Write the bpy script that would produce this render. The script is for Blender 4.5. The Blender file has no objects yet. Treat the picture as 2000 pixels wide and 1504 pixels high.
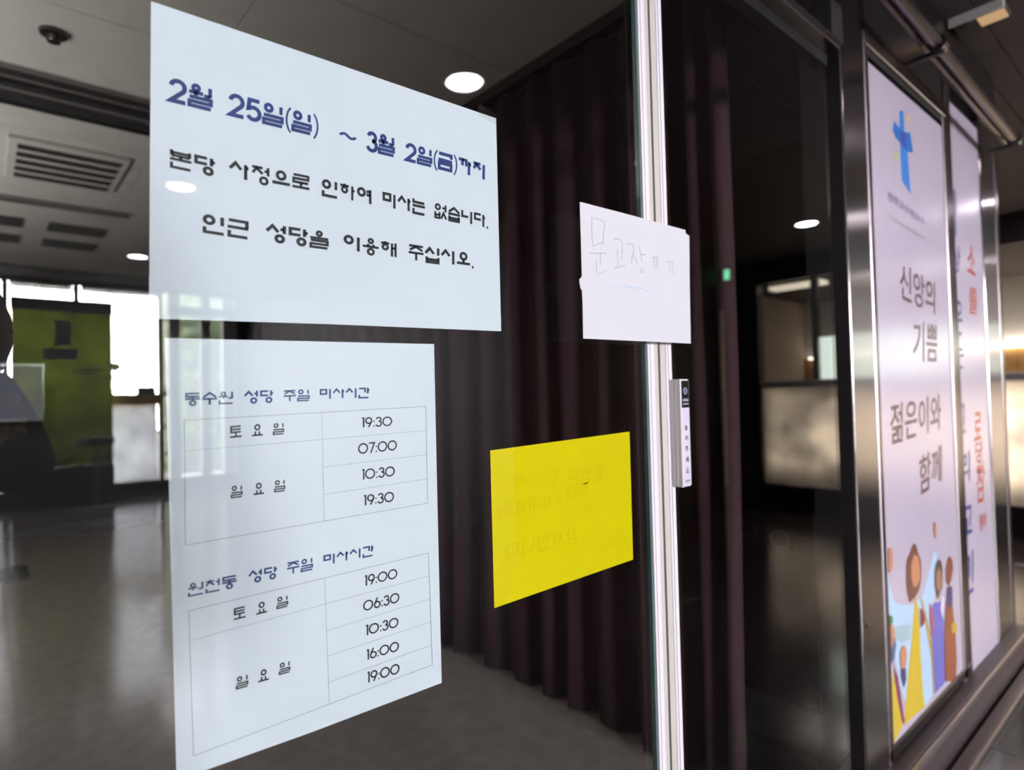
import bpy, bmesh, math, random
from mathutils import Vector, Matrix
random.seed(7)
sc = bpy.context.scene
COL = sc.collection
R = math.radians
# ---------------------------------------------------------------- camera
FPX, YAW, PITCH, ROLL = 1204.785, R(49.3088), R(1.26864), R(-1.41057)
CAM = Vector((0, -.64838, 1.18))
Fv = Vector((math.cos(YAW)*math.cos(PITCH), math.sin(YAW)*math.cos(PITCH), math.sin(PITCH)))
Rv = Vector((math.sin(YAW), -math.cos(YAW), 0)); Uv = Rv.cross(Fv)
R2 = Rv*math.cos(ROLL)+Uv*math.sin(ROLL); U2 = -Rv*math.sin(ROLL)+Uv*math.cos(ROLL)
cd = bpy.data.cameras.new('camera'); cam = bpy.data.objects.new('camera', cd); COL.objects.link(cam)
cam.matrix_world = Matrix.Translation(CAM) @ Matrix((R2, U2, -Fv)).transposed().to_4x4()
cd.sensor_width = 36; cd.lens = 36*FPX/2000; cd.clip_start = .005; cd.clip_end = 200
cd.dof.use_dof = True; cd.dof.focus_distance = .80; cd.dof.aperture_fstop = 3.3
sc.camera = cam
# ---------------------------------------------------------------- sky, daylight, exposure
SKY = 76.0
w = bpy.data.worlds.new('overcast_sky'); sc.world = w; w.use_nodes = True
bg = w.node_tree.nodes['Background']; bg.inputs[0].default_value = (1.0, .955, .985, 1); bg.inputs[1].default_value = SKY
sc.view_settings.view_transform = 'Standard'; sc.view_settings.look = 'None'
sc.view_settings.gamma = 1; sc.view_settings.use_curve_mapping = False
sc.view_settings.exposure = 0.45
sc.cycles.max_bounces = 10; sc.cycles.transparent_max_bounces = 16; sc.cycles.diffuse_bounces = 5
sc.cycles.caustics_reflective = False; sc.cycles.caustics_refractive = False; sc.cycles.sample_clamp_indirect = 6
def area(name, loc, rot, sx, sy, e, col=(1, 1, 1), portal=False, spread=180):
    l = bpy.data.lights.new(name, 'AREA'); l.shape = 'RECTANGLE'; l.size = sx; l.size_y = sy; l.energy = e; l.color = col; l.spread = R(spread)
    if portal: l.cycles.is_portal = True
    o = bpy.data.objects.new(name, l); COL.objects.link(o); o.location = loc; o.rotation_euler = rot
    return o
area('window_portal', (.72, -9.05, 1.6), (R(90), 0, 0), 4.6, 3.1, 1, portal=True)
area('added_lobby_fill', (-1.40, 2.8, 1.06), (R(180), 0, 0), .3, 4.2, 52, (1, .99, .93), spread=140)  # added fill for the lobby ceiling, out of view
# ---------------------------------------------------------------- materials
def mat(name, col, rough=.6, metal=0, spec=.5, noise=0, nscale=20, bump=0, bscale=60, emit=None, es=0, stretch=None, aniso=0, coat=0, alpha=1):
    m = bpy.data.materials.new(name); m.use_nodes = True; nt = m.node_tree; b = nt.nodes['Principled BSDF']
    b.inputs['Base Color'].default_value = (*col, 1); b.inputs['Roughness'].default_value = rough
    b.inputs['Metallic'].default_value = metal; b.inputs['Specular IOR Level'].default_value = spec
    tc = nt.nodes.new('ShaderNodeTexCoord'); mp = nt.nodes.new('ShaderNodeMapping'); nt.links.new(tc.outputs['Object'], mp.inputs[0])
    if stretch: mp.inputs['Scale'].default_value = stretch
    if noise:
        n = nt.nodes.new('ShaderNodeTexNoise'); n.inputs['Scale'].default_value = nscale; n.inputs['Detail'].default_value = 6
        nt.links.new(mp.outputs[0], n.inputs[0])
        cr = nt.nodes.new('ShaderNodeValToRGB'); nt.links.new(n.outputs[0], cr.inputs[0])
        cr.color_ramp.elements[0].position = .3; cr.color_ramp.elements[1].position = .7
        cr.color_ramp.elements[0].color = (*[c*(1-noise) for c in col], 1); cr.color_ramp.elements[1].color = (*[min(1, c*(1+noise)) for c in col], 1)
        nt.links.new(cr.outputs[0], b.inputs['Base Color'])
    if bump:
        n = nt.nodes.new('ShaderNodeTexNoise'); n.inputs['Scale'].default_value = bscale; n.inputs['Detail'].default_value = 4
        nt.links.new(mp.outputs[0], n.inputs[0]); bp = nt.nodes.new('ShaderNodeBump'); bp.inputs['Strength'].default_value = bump
        bp.inputs['Distance'].default_value = .01
        nt.links.new(n.outputs[0], bp.inputs['Height']); nt.links.new(bp.outputs[0], b.inputs['Normal'])
    if aniso:
        b.inputs['Anisotropic'].default_value = aniso
        tg = nt.nodes.new('ShaderNodeTangent'); tg.direction_type = 'RADIAL'; tg.axis = 'Z'; nt.links.new(tg.outputs[0], b.inputs['Tangent'])
        b.inputs['Anisotropic Rotation'].default_value = 0
    if coat: b.inputs['Coat Weight'].default_value = coat; b.inputs['Coat Roughness'].default_value = .11; b.inputs['Coat IOR'].default_value = 1.75
    if alpha < 1: b.inputs['Alpha'].default_value = alpha
    if emit: b.inputs['Emission Color'].default_value = (*emit, 1); b.inputs['Emission Strength'].default_value = es
    return m
def glass(name, f0=.052, tint=(.955, .975, .972), rough=0):
    m = bpy.data.materials.new(name); m.use_nodes = True; nt = m.node_tree; nt.nodes.clear()
    N = nt.nodes.new; L = nt.links.new
    g = N('ShaderNodeNewGeometry'); d = N('ShaderNodeVectorMath'); d.operation = 'DOT_PRODUCT'
    L(g.outputs['Normal'], d.inputs[0]); L(g.outputs['Incoming'], d.inputs[1])
    def mth(op, a, b=None, clamp=False):
        x = N('ShaderNodeMath'); x.operation = op; x.use_clamp = clamp
        for i, s in enumerate((a, b)):
            if s is None: continue
            if isinstance(s, (int, float)): x.inputs[i].default_value = s
            else: L(s, x.inputs[i])
        return x.outputs[0]
    c = mth('ABSOLUTE', d.outputs['Value']); k = mth('SUBTRACT', 1.0, c, True); k5 = mth('POWER', k, 5.0)
    f = mth('ADD', mth('MULTIPLY', k5, 1-f0), f0, True)
    t = N('ShaderNodeBsdfTransparent'); t.inputs[0].default_value = (*tint, 1)
    gl = N('ShaderNodeBsdfGlossy'); gl.inputs['Roughness'].default_value = rough; gl.inputs['Color'].default_value = (1, 1, 1, 1)
    mx = N('ShaderNodeMixShader'); L(f, mx.inputs[0]); L(t.outputs[0], mx.inputs[1]); L(gl.outputs[0], mx.inputs[2])
    o = N('ShaderNodeOutputMaterial'); L(mx.outputs[0], o.inputs[0]); return m
def translucent(name, col, k=.5):
    m = bpy.data.materials.new(name); m.use_nodes = True; nt = m.node_tree; nt.nodes.clear(); N = nt.nodes.new
    a = N('ShaderNodeBsdfDiffuse'); b = N('ShaderNodeBsdfTranslucent'); n = N('ShaderNodeTexNoise'); n.inputs['Scale'].default_value = 3; cr = N('ShaderNodeValToRGB')
    tc = N('ShaderNodeTexCoord'); nt.links.new(tc.outputs['Object'], n.inputs[0]); nt.links.new(n.outputs[0], cr.inputs[0])
    cr.color_ramp.elements[0].position = .3; cr.color_ramp.elements[1].position = .7
    cr.color_ramp.elements[0].color = (*[c*.7 for c in col], 1); cr.color_ramp.elements[1].color = (*[c*1.3 for c in col], 1)
    nt.links.new(cr.outputs[0], a.inputs[0]); nt.links.new(cr.outputs[0], b.inputs[0])
    mx = N('ShaderNodeMixShader'); mx.inputs[0].default_value = k; nt.links.new(a.outputs[0], mx.inputs[1]); nt.links.new(b.outputs[0], mx.inputs[2])
    o = N('ShaderNodeOutputMaterial'); nt.links.new(mx.outputs[0], o.inputs[0]); return m
def emis(name, col, s):
    m = bpy.data.materials.new(name); m.use_nodes = True; nt = m.node_tree; nt.nodes.clear()
    e = nt.nodes.new('ShaderNodeEmission'); e.inputs[0].default_value = (*col, 1); e.inputs[1].default_value = s
    o = nt.nodes.new('ShaderNodeOutputMaterial'); nt.links.new(e.outputs[0], o.inputs[0]); return m
M = dict(
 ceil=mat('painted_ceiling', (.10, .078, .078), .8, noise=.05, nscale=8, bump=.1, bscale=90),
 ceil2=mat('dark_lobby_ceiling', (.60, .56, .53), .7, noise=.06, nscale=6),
 floor=mat('polished_stone', (.05, .038, .042), .14, spec=.8, noise=.25, nscale=5, bump=.07, bscale=7),
 floor2=mat('lobby_vinyl', (.30, .255, .24), .45, noise=.15, nscale=14, bump=.05),
 grout=mat('grout', (.08, .07, .07), .8),
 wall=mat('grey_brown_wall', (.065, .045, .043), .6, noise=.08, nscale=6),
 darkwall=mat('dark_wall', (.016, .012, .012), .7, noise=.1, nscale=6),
 beige=mat('beige_wall', (.62, .52, .42), .7, noise=.05, nscale=5),
 white=mat('white_paint', (.72, .70, .67), .45, noise=.03),
 steel=mat('brushed_steel', (.38, .35, .345), .2, 1, aniso=.97, bump=.01, bscale=120, stretch=(1, 1, .03)),
 steel_d=mat('dark_brushed_steel', (.155, .13, .13), .3, 1, aniso=.6, bump=.03, bscale=90, stretch=(1, 1, .03)),
 frame=mat('satin_steel', (.28, .235, .25), .3, 1, noise=.04, nscale=30, stretch=(1, 1, .05)),
 alu=mat('anodised_aluminium', (.90, .86, .92), .42, .1, noise=.04, nscale=40, stretch=(1, 1, .02)),
 alu_b=mat('warm_aluminium', (.66, .61, .57), .45, .1, noise=.04, nscale=40, stretch=(1, 1, .02)),
 black=mat('black_rubber', (.012, .01, .011), .6, noise=.2),
 blackgl=mat('black_gloss', (.015, .014, .016), .15),
 glass=glass('clear_glass'), glass_w=glass('window_glass', .04, (.97, .99, 1)),
 gedge=mat('green_glass_edge', (.10, .22, .21), .2, noise=.1),
 paper=mat('office_paper', (.83, .865, .93), .75, noise=.012, nscale=25, bump=.02, bscale=9),
 paper3=mat('note_paper', (.67, .66, .71), .8, noise=.01, nscale=20, bump=.03, bscale=8),
 yellow=mat('yellow_paper', (1.0, .80, .001), .7, spec=.1, noise=.02, nscale=9, coat=.0),
 yellow_ink=mat('show_through_ink', (.91, .72, .002), .7, spec=.1, noise=.02),
 film=glass('laminating_film', .006, (.975, .975, .965), .15),
 navy=mat('navy_ink', (.018, .042, .20), .6, noise=.1), ink=mat('black_ink', (.010, .010, .013), .6, noise=.1),
 rule=mat('thin_rule_ink', (.16, .17, .19), .6, noise=.1),
 pencil=mat('pencil_line', (.34, .33, .38), .7, noise=.2, nscale=200), bluep=mat('blue_pencil', (.42, .60, .76), .7, noise=.2, nscale=200),
 curtain=mat('maroon_curtain', (.034, .0065, .011), .85, noise=.12, nscale=40, bump=.15, bscale=300),
 vinyl=mat('banner_vinyl', (.53, .46, .56), .22, spec=.55, noise=.02, nscale=6, bump=.02, bscale=5),
 text_b=mat('maroon_print', (.13, .06, .08), .35, noise=.05), text_n=mat('indigo_print', (.06, .06, .22), .35, noise=.05),
 text_r=mat('red_print', (.42, .07, .05), .35, noise=.05), text_g=mat('grey_print', (.36, .32, .40), .4, noise=.05),
 green=translucent('green_fabric', (.235, .265, .04)),
 blueprint=mat('blue_grey_print', (.10, .18, .20), .6, noise=.2), darkhead=mat('dark_purple_header', (.06, .04, .05), .6, noise=.2),
 ledge=mat('wood_ledge', (.72, .45, .20), .5, noise=.25, nscale=8, stretch=(1, 6, 6)),
 wood=mat('wood_panel', (.50, .27, .09), .45, noise=.2, nscale=5, stretch=(1, 1, 8)),
 frost=translucent('frosted_glass', (.92, .95, .98), .8), halfwall=translucent('milk_glass', (.95, .91, .86)), fillpanel=emis('added_fill_panel', (1, .93, .85), 6), counterfill=emis('added_counter_glow', (1, .86, .70), 3.9), amberlamp=emis('amber_lamp', (1, .62, .32), .4), plinth=mat('dark_plinth', (.075, .055, .06), .45, .5, noise=.1), leaf=mat('leaf_green', (.038, .055, .02), .6, noise=.4, nscale=3),  # panel and counter glows are added fill for the end room
 ground=mat('outdoor_paving', (.35, .34, .32), .8, noise=.2),
 lamp=emis('downlight_diffuser', (1, .90, .98), 42), cove=emis('cove_light', (1, .88, .74), 12), exitg=emis('exit_sign_green', (.25, 1, .55), 3.5),
 soffit=emis('soffit_glow', (1, .86, .66), 2.2), panelg=emis('glowing_frosted_panel', (.86, .98, .86), 2.3), screen=emis('screen_sheen_glow', (.060, .060, .072), 1),  # soffit, panel and screen glow in place of light reaching them
 skin=mat('skin', (.50, .30, .22), .5, noise=.06), hair=mat('black_hair', (.012, .010, .009), .5, noise=.3, nscale=90, stretch=(1, 1, .2)),
 coat=mat('dark_coat', (.030, .026, .022), .9, noise=.2, nscale=60, bump=.1), trouser=mat('dark_trousers', (.02, .02, .026), .9, noise=.2),
 shoe=mat('black_shoe', (.015, .014, .014), .4), lens=mat('camera_black', (.02, .02, .02), .4, noise=.2),
 pale=mat('pale_kick_band', (.40, .46, .43), .5, noise=.05), cab=mat('dark_cabinet', (.03, .022, .021), .5, noise=.15),
 blind=mat('beige_blind', (.60, .58, .50), .8, noise=.06), globe=mat('white_globe', (.85, .85, .85), .3),
 navybox=mat('steel_blue_metal', (.25, .27, .32), .4),
)
for k, c in dict(a_b=(.05,.22,.62), a_c=(.04,.17,.52), a_n=(.05,.08,.36), a_y=(.72,.50,.16), a_g=(.45,.60,.22), sky=(.46,.62,.82), teal=(.36,.50,.55), yel=(.62,.44,.03), mar=(.22,.04,.10), och=(.45,.32,.10),
                 brn=(.19,.08,.055), skn=(.58,.26,.14), sk2=(.36,.20,.12), dbr=(.12,.07,.06), skd=(.24,.08,.05), pur=(.16,.15,.52), wht=(.72,.66,.80), orb=(.30,.09,.04), dpr=(.08,.06,.16), yeo=(.5,.33,.03),
                 red=(.45,.10,.14), grn=(.05,.30,.08), dbl=(.10,.14,.28)).items():
    M[k] = mat('banner_print_'+k.replace('_', '') if False else 'banner_print', c, .3, spec=.5, noise=.04)
# ---------------------------------------------------------------- helpers
def obj(name, me_or_bm, m, parent=None, smooth=False, loc=None):
    if isinstance(me_or_bm, bmesh.types.BMesh):
        bmesh.ops.recalc_face_normals(me_or_bm, faces=me_or_bm.faces)
        me = bpy.data.meshes.new(name); me_or_bm.to_mesh(me); me_or_bm.free()
    else: me = me_or_bm
    for x in (m if isinstance(m, (list, tuple)) else [m]): me.materials.append(M[x] if isinstance(x, str) else x)
    if smooth: me.polygons.foreach_set('use_smooth', [True]*len(me.polygons))
    o = bpy.data.objects.new(name, me); COL.objects.link(o)
    if parent is not None: o.parent = parent
    if loc is not None: o.location = loc
    return o
def tag(o, label=None, cat=None, group=None, kind=None):
    for k, v in (('label', label), ('category', cat), ('group', group), ('kind', kind)):
        if v: o[k] = v
    return o
def empty(name, label=None, cat=None, group=None, kind=None, loc=(0, 0, 0)):
    o = bpy.data.objects.new(name, None); COL.objects.link(o); o.location = loc; o.empty_display_size = .05
    return tag(o, label, cat, group, kind)
def box(a, b, bm=None):
    bm = bm or bmesh.new(); x0, y0, z0 = a; x1, y1, z1 = b
    v = [bm.verts.new(p) for p in ((x0,y0,z0),(x1,y0,z0),(x1,y1,z0),(x0,y1,z0),(x0,y0,z1),(x1,y0,z1),(x1,y1,z1),(x0,y1,z1))]
    for f in ((0,3,2,1),(4,5,6,7),(0,1,5,4),(1,2,6,5),(2,3,7,6),(3,0,4,7)): bm.faces.new([v[i] for i in f])
    return bm
def bevel(bm, w=.003, seg=2):
    bmesh.ops.bevel(bm, geom=list(bm.edges), offset=w, segments=seg, profile=.5, affect='EDGES'); return bm
def lathe(prof, seg=24, c=(0, 0, 0), bm=None, axis='z'):
    bm = bm or bmesh.new(); rings = []
    for r, z in prof:
        rg = []
        for i in range(seg):
            a = 2*math.pi*i/seg; p = (r*math.cos(a), r*math.sin(a), z)
            if axis == 'y': p = (p[0], p[2], p[1])
            rg.append(bm.verts.new((c[0]+p[0], c[1]+p[1], c[2]+p[2])))
        rings.append(rg)
    for a, b in zip(rings, rings[1:]):
        for i in range(seg): bm.faces.new((a[i], a[(i+1) % seg], b[(i+1) % seg], b[i]))
    for rg in (rings[0], rings[-1]): bm.faces.new(rg)
    return bm
def tube(pts, r, seg=10, bm=None):
    bm = bm or bmesh.new(); pts = [Vector(p) for p in pts]; rings = []
    rs = r if isinstance(r, (list, tuple)) else [r]*len(pts)
    for i, p in enumerate(pts):
        d = (pts[min(i+1, len(pts)-1)]-pts[max(i-1, 0)]).normalized()
        u = d.orthogonal().normalized() if i == 0 else (u-d*u.dot(d)).normalized()
        v = d.cross(u); rings.append([bm.verts.new(p+(u*math.cos(2*math.pi*k/seg)+v*math.sin(2*math.pi*k/seg))*rs[i]) for k in range(seg)])
    for a, b in zip(rings, rings[1:]):
        for i in range(seg): bm.faces.new((a[i], a[(i+1) % seg], b[(i+1) % seg], b[i]))
    bm.faces.new(rings[0][::-1]); bm.faces.new(rings[-1]); return bm
def dup(o, parent=None, loc=None):
    c = o.copy(); COL.objects.link(c)
    if parent is not None: c.parent = parent
    if loc is not None: c.location = loc
    return c
def slab_poly(pts, y, t, bm=None):
    """flat sheet in the xz plane: front at y, thickness t towards +y"""
    bm = bm or bmesh.new(); n = len(pts)
    f = [bm.verts.new((p[0], y, p[1])) for p in pts]; b = [bm.verts.new((p[0], y+t, p[1])) for p in pts]
    bm.faces.new(f); bm.faces.new(b[::-1])
    for i in range(n): bm.faces.new((f[i], b[i], b[(i+1) % n], f[(i+1) % n]))
    return bm
# ---------------------------------------------------------------- drawn lettering (strokes on a 10 x 10 grid, 'O' = ring)
RL = '.6,4.4 9.2,4.4 9.2,2.5 .6,2.5 .6,.6 9.2,.6'
S_ = '.4,6 3.1,9.2 5.8,6'; NB = '.9,3.5 .9,.8 9.2,.8'; EO = '8.7,9.8 8.7,5.3;6.8,7.6 8.7,7.6'; NG = 'O6.5,2.4,1.9'
BB = '1.2,3.9 1.2,.6 8.8,.6 8.8,3.9;1.2,2.3 8.8,2.3'; I_ = '8.4,9.4 8.4,1'; J_ = '.6,9.2 5.9,9.2;3.2,9.2 .8,6;3.2,8.4 5.9,6'
G = {
'일': 'O2.9,7.9,1.7;8.6,9.6 8.6,6;'+RL, '월': 'O3.1,8.5,1.35;.3,6.5 6,6.5;3.1,6.5 3.1,5.2;8.8,9.7 8.8,5.6;6.4,5.9 8.8,5.9;'+RL,
'금': '.6,9.3 9,9.3 9,7.2;.3,5.7 9.6,5.7;@.8,3.8 9,3.8 9,.7 .8,.7', '까': '.5,9.2 3.2,9.2 3.2,5.8;3.2,9.2 6,9.2 6,5.8;8,8.8 8,1;8,7.2 9.4,7.2',
'지': J_+';8.4,9.4 8.4,.6', '본': '1,9.8 1,6.9;8.8,9.8 8.8,6.9;1,8.5 8.8,8.5;1,6.9 8.8,6.9;5,6.9 5,5;.3,5 9.6,5;1,3.3 1,.7 9.2,.7',
'당': '6,9.2 1,9.2 1,6 6,6;8,9.7 8,5.4;8,7.6 9.6,7.6;'+NG, '사': S_+';8,9 8,1.2;8,7.3 9.4,7.3', '정': J_+';'+EO+';'+NG,
'으': 'O4.9,7.2,2.2;.3,3 9.6,3', '로': '1,9.4 9,9.4 9,7.4 1,7.4 1,5.4 9,5.4;5,5.4 5,3;.3,2.7 9.7,2.7', '인': 'O2.9,7.3,2.1;8.5,9.6 8.5,5;'+NB,
'하': '3.2,9.9 3.2,9;.5,8.8 5.9,8.8;O3.2,6.4,1.7;8,9.2 8,1;8,6.6 9.5,6.6', '여': 'O3.2,7.2,2.2;8.9,9.4 8.9,1;6.4,8.1 8.9,8.1;6.4,6.1 8.9,6.1',
'미': '@1,9 5.5,9 5.5,5.3 1,5.3;'+I_, '는': '1,9.9 1,7.9 9.2,7.9;.4,5.7 9.6,5.7;1,3.9 1,1 9.2,1',
'없': 'O2.8,7.9,1.8;8.8,9.9 8.8,5.2;6.3,7.6 8.8,7.6;.8,4.6 .8,.6 4.1,.6 4.1,4.6;.8,2.6 4.1,2.6;5.3,.4 7.2,4.4 9.3,.4',
'습': '.8,6.4 5,9.4 9.2,6.4;.3,5.1 9.7,5.1;'+BB, '니': '1,9.4 1,5.4 5.9,5.4;'+I_, '다': '6,9 1,9 1,5.4 6,5.4;8.2,9.3 8.2,.8;8.2,7.2 9.6,7.2',
'근': '.8,9.2 9,9.2 9,5.6;.3,5.6 9.7,5.6;1,3.7 1,.8 9.2,.8', '성': S_+';'+EO+';'+NG, '을': 'O5,8.5,1.35;.3,5.9 9.7,5.9;'+RL,
'이': 'O3,7.2,2.2;'+I_, '용': 'O5,8.5,1.35;3.4,6.6 3.4,5;6.6,6.6 6.6,5;.3,5 9.7,5;O5,2,1.8', '해': '3,9.9 3,9;.5,8.8 5.5,8.8;O3,6.4,1.7;7.1,9.2 7.1,1;9.3,9.6 9.3,1;7.1,6.2 9.3,6.2',
'주': '.6,9.2 9.3,9.2;5,9 1,6.6;5,8.8 9,6.6;.3,5 9.7,5;5,5 5,.5', '십': S_+';8.7,9.8 8.7,5.3;'+BB, '시': S_+';'+I_, '오': 'O5,7.2,2.2;5,5 5,2.8;.3,2.6 9.7,2.6',
'동': '9.2,9.3 1,9.3 1,7 9.2,7;5,7 5,5.2;.3,5.2 9.7,5.2;O5,2.1,1.8', '수': '.8,6 5,9.4 9.2,6;.3,4.8 9.7,4.8;5,4.8 5,.4',
'원': 'O3.2,8.3,1.4;.3,6.2 6.1,6.2;3.2,6.2 3.2,4.5;9,9.7 9,4.5;6.5,4.9 9,4.9;.8,3.2 .8,.8 9.3,.8', '간': '.6,9.2 5.9,9.2 5.9,5.4;8.2,9.8 8.2,4.4;8.2,7.4 9.7,7.4;.9,3.6 .9,.8 8.8,.8',
'천': '3.1,9.9 3.1,8.8;.6,8.6 5.8,8.6;3.1,8.6 .7,5.6;3.1,8 5.8,5.6;'+EO.replace('5.3', '4.4')+';.9,3.4 .9,.8 9.2,.8', '토': '9,9.4 1,9.4 1,4.7 9,4.7;1,7 9,7;5,4.7 5,1;.3,.9 9.7,.9',
'요': 'O5,7.4,2.1;3.3,4 3.3,1;6.7,4 6.7,1;.3,.8 9.7,.8', '.': '.4,.9 1.7,.9',
'(': '2.6,10.6 1.3,8.4 .8,6.2 .7,4.6 .9,2.6 1.6,.4 2.6,-1.2', ')': '.4,10.6 1.7,8.4 2.2,6.2 2.3,4.6 2.1,2.6 1.4,.4 .4,-1.2'}
def arc(cx, cy, r, a0, a1, n=14):
    return [(cx+r*math.cos(R(a0+(a1-a0)*i/n)), cy+r*math.sin(R(a0+(a1-a0)*i/n))) for i in range(n+1)]
def digit(ch, geo):
    """polylines, rings, advance"""
    if ch == '2': return [arc(3.4, 6.75, 2.65, 172, -38)+[(.75, .62), (6.5, .62)]], [], 7.4
    if ch == '5': return [[(6.1, 9.35), (1.7, 9.35), (1.25, 5.4)]+arc(3.5, 3.4, 2.75, 128, -155)], [], 7.5
    if ch == '3': return [arc(3.2, 7.25, 2.1 if geo else 2.1, 165, -88)+[], arc(3.2, 3.05, 2.55, 88, -165)], [], 6.7
    if ch == '0': return [], [(4.9, 5, 4.4)], 10.2
    if ch == '1': return [[(.3, 9.3), (1.9, 9.3), (1.9, 0)]], [], 3.1
    if ch == '9': return [[(6.2, 5.5), (3.4, 0)]], [(3.6, 6.6, 2.9)], 7.2
    if ch == '6': return [[(1.1, 4.5), (3.9, 10)]], [(3.7, 3.4, 2.9)], 7.2
    if ch == '7': return [[(.3, 9.4), (5.9, 9.4), (2.3, 0)]], [], 6.7
    if ch == ':': return [[(.7, 1), (1.9, 1)], [(.7, 5.6), (1.9, 5.6)]], [], 2.6
def stroke(bm, pts, w, T, closed=False):
    P = [Vector(p) for p in pts]; n = len(P); Lf = []; Rt = []
    for i in range(n):
        a = P[i]-P[i-1] if (i > 0 or closed) else P[1]-P[0]
        b = P[(i+1) % n]-P[i] if (i < n-1 or closed) else P[-1]-P[-2]
        a = a.normalized(); b = b.normalized(); na = Vector((-a.y, a.x)); nb = Vector((-b.y, b.x))
        m = (na+nb); m = m.normalized() if m.length > 1e-4 else na
        k = min(1/max(m.dot(nb), .1), 2.6)*w/2
        Lf.append(bm.verts.new(T(P[i]+m*k))); Rt.append(bm.verts.new(T(P[i]-m*k)))
    for i in range(n if closed else n-1):
        j = (i+1) % n; bm.faces.new((Lf[i], Rt[i], Rt[j], Lf[j]))
def ring(bm, cx, cy, r, w, T, n=26):
    stroke(bm, [(cx+r*math.cos(2*math.pi*i/n), cy+r*math.sin(2*math.pi*i/n)) for i in range(n)], w, T, True)
def word(bm, rec, y):
    text, ox, oz, ux, uz, vx, vz, wt = rec
    geo = ':' in text; items = []; x = 0
    if text == '~': items = [([[(i/2., 5+1.7*math.sin(2*math.pi*i/20.)) for i in range(21)]], [], [], 0)]; x = 10
    else:
        for ch in text:
            if ch in '0123456789:': s, o, adv = digit(ch, geo); items.append((s, o, [], x))
            else:
                s, o, cl = [], [], []
                for part in G[ch].split(';'):
                    if part[0] == 'O': o.append(tuple(map(float, part[1:].split(','))))
                    else:
                        q = [tuple(map(float, p.split(','))) for p in part.lstrip('@').split()]
                        (cl if part[0] == '@' else s).append(q)
                adv = 3.2 if ch in '()' else (2.2 if ch == '.' else 10.6); items.append((s, o, cl, x))
            x += adv
        x -= .5
    ww = wt*10
    for s, o, cl, x0 in items:
        dense = len(s)+len(o) >= 5 or any(len(q) == 6 for q in s)
        T = lambda p: (ox+ux*(p[0]+x0)/x+vx*p[1]/10, y, oz+uz*(p[0]+x0)/x+vz*p[1]/10)
        thin = text not in '~' and len(s) == 1 and len(s[0]) == 7 and not o and not cl and s[0][0][1] > 10
        for q in s: stroke(bm, q, ww*(.5 if thin else (.86 if dense else 1)), T)
        for q in cl: stroke(bm, q, ww, T, True)
        for c in o: ring(bm, c[0], c[1], c[2]-ww*.1, ww*(.86 if dense else 1), T)
def drawn(name, recs, y, m, parent, label=None):
    for r_ in recs:
        bm = bmesh.new(); word(bm, r_, y); tag(obj(name, bm, m, parent), label)
def font_words(name, recs, y, m, parent, mirror=False, bold=0, label=None, pinv=None):
    """lettering set with Blender's built-in font, each word fitted to its place on the sheet"""
    out = None
    for text, ox, oz, ux, uz, vx, vz, b in recs:
        bm = bmesh.new()
        cu = bpy.data.curves.new('lettering', 'FONT'); cu.body = text; cu.offset = bold; cu.resolution_u = 3
        t = bpy.data.objects.new('lettering', cu); COL.objects.link(t); bpy.context.view_layer.update()
        me = bpy.data.meshes.new_from_object(t.evaluated_get(bpy.context.evaluated_depsgraph_get()))
        bpy.data.objects.remove(t); bpy.data.curves.remove(cu)
        xs = [v.co.x for v in me.vertices]; ys = [v.co.y for v in me.vertices]
        if not xs: continue
        a, c, b2, d = min(xs), max(xs), min(ys), max(ys)
        vs = []
        for v in me.vertices:
            u = (v.co.x-a)/(c-a); h = (v.co.y-b2)/(d-b2)
            vs.append(bm.verts.new((ox+ux*u+vx*h, y, oz+uz*u+vz*h)))
        for p in me.polygons:
            try: bm.faces.new([vs[i] for i in p.vertices])
            except ValueError: pass
        bpy.data.meshes.remove(me); out = tag(obj(name, bm, m, parent), label)
        if pinv: out.matrix_parent_inverse = pinv
    return out
P1 = [
  ('2월',0.1371,1.4739,0.0397,0.0009,0.0008,0.023,0.185),
  ('25일(일)',0.1915,1.4756,0.095,0.0021,0.0006,0.0233,0.185),
  ('~',0.3123,1.4806,0.0196,0.001,0.0003,0.0138,0.2),
  ('3월',0.3453,1.4771,0.0386,0.0009,0.0005,0.0239,0.185),
  ('2일(금)까지',0.3982,1.4776,0.1266,0.0012,0.001,0.0228,0.185),
  ('본당',0.1369,1.4095,0.042,-0.0005,0.0002,0.0184,0.165),
  ('사정으로',0.1912,1.4098,0.0847,0.0016,0.0003,0.0197,0.165),
  ('인하여',0.2891,1.4119,0.0623,0.0,0.0004,0.0199,0.165),
  ('미사는',0.365,1.4126,0.061,-0.0,0.0004,0.02,0.165),
  ('없습니다.',0.439,1.4132,0.0877,-0.0002,0.0005,0.0195,0.165),
  ('인근',0.1655,1.3511,0.0447,-0.0006,0.0002,0.0191,0.165),
  ('성당을',0.227,1.3515,0.0698,0.0008,0.0003,0.0195,0.165),
  ('이용해',0.3139,1.3534,0.0694,-0.0001,0.0004,0.0195,0.165),
  ('주십시오.',0.3993,1.3537,0.101,0.0015,0.0005,0.0206,0.165),
]
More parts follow.
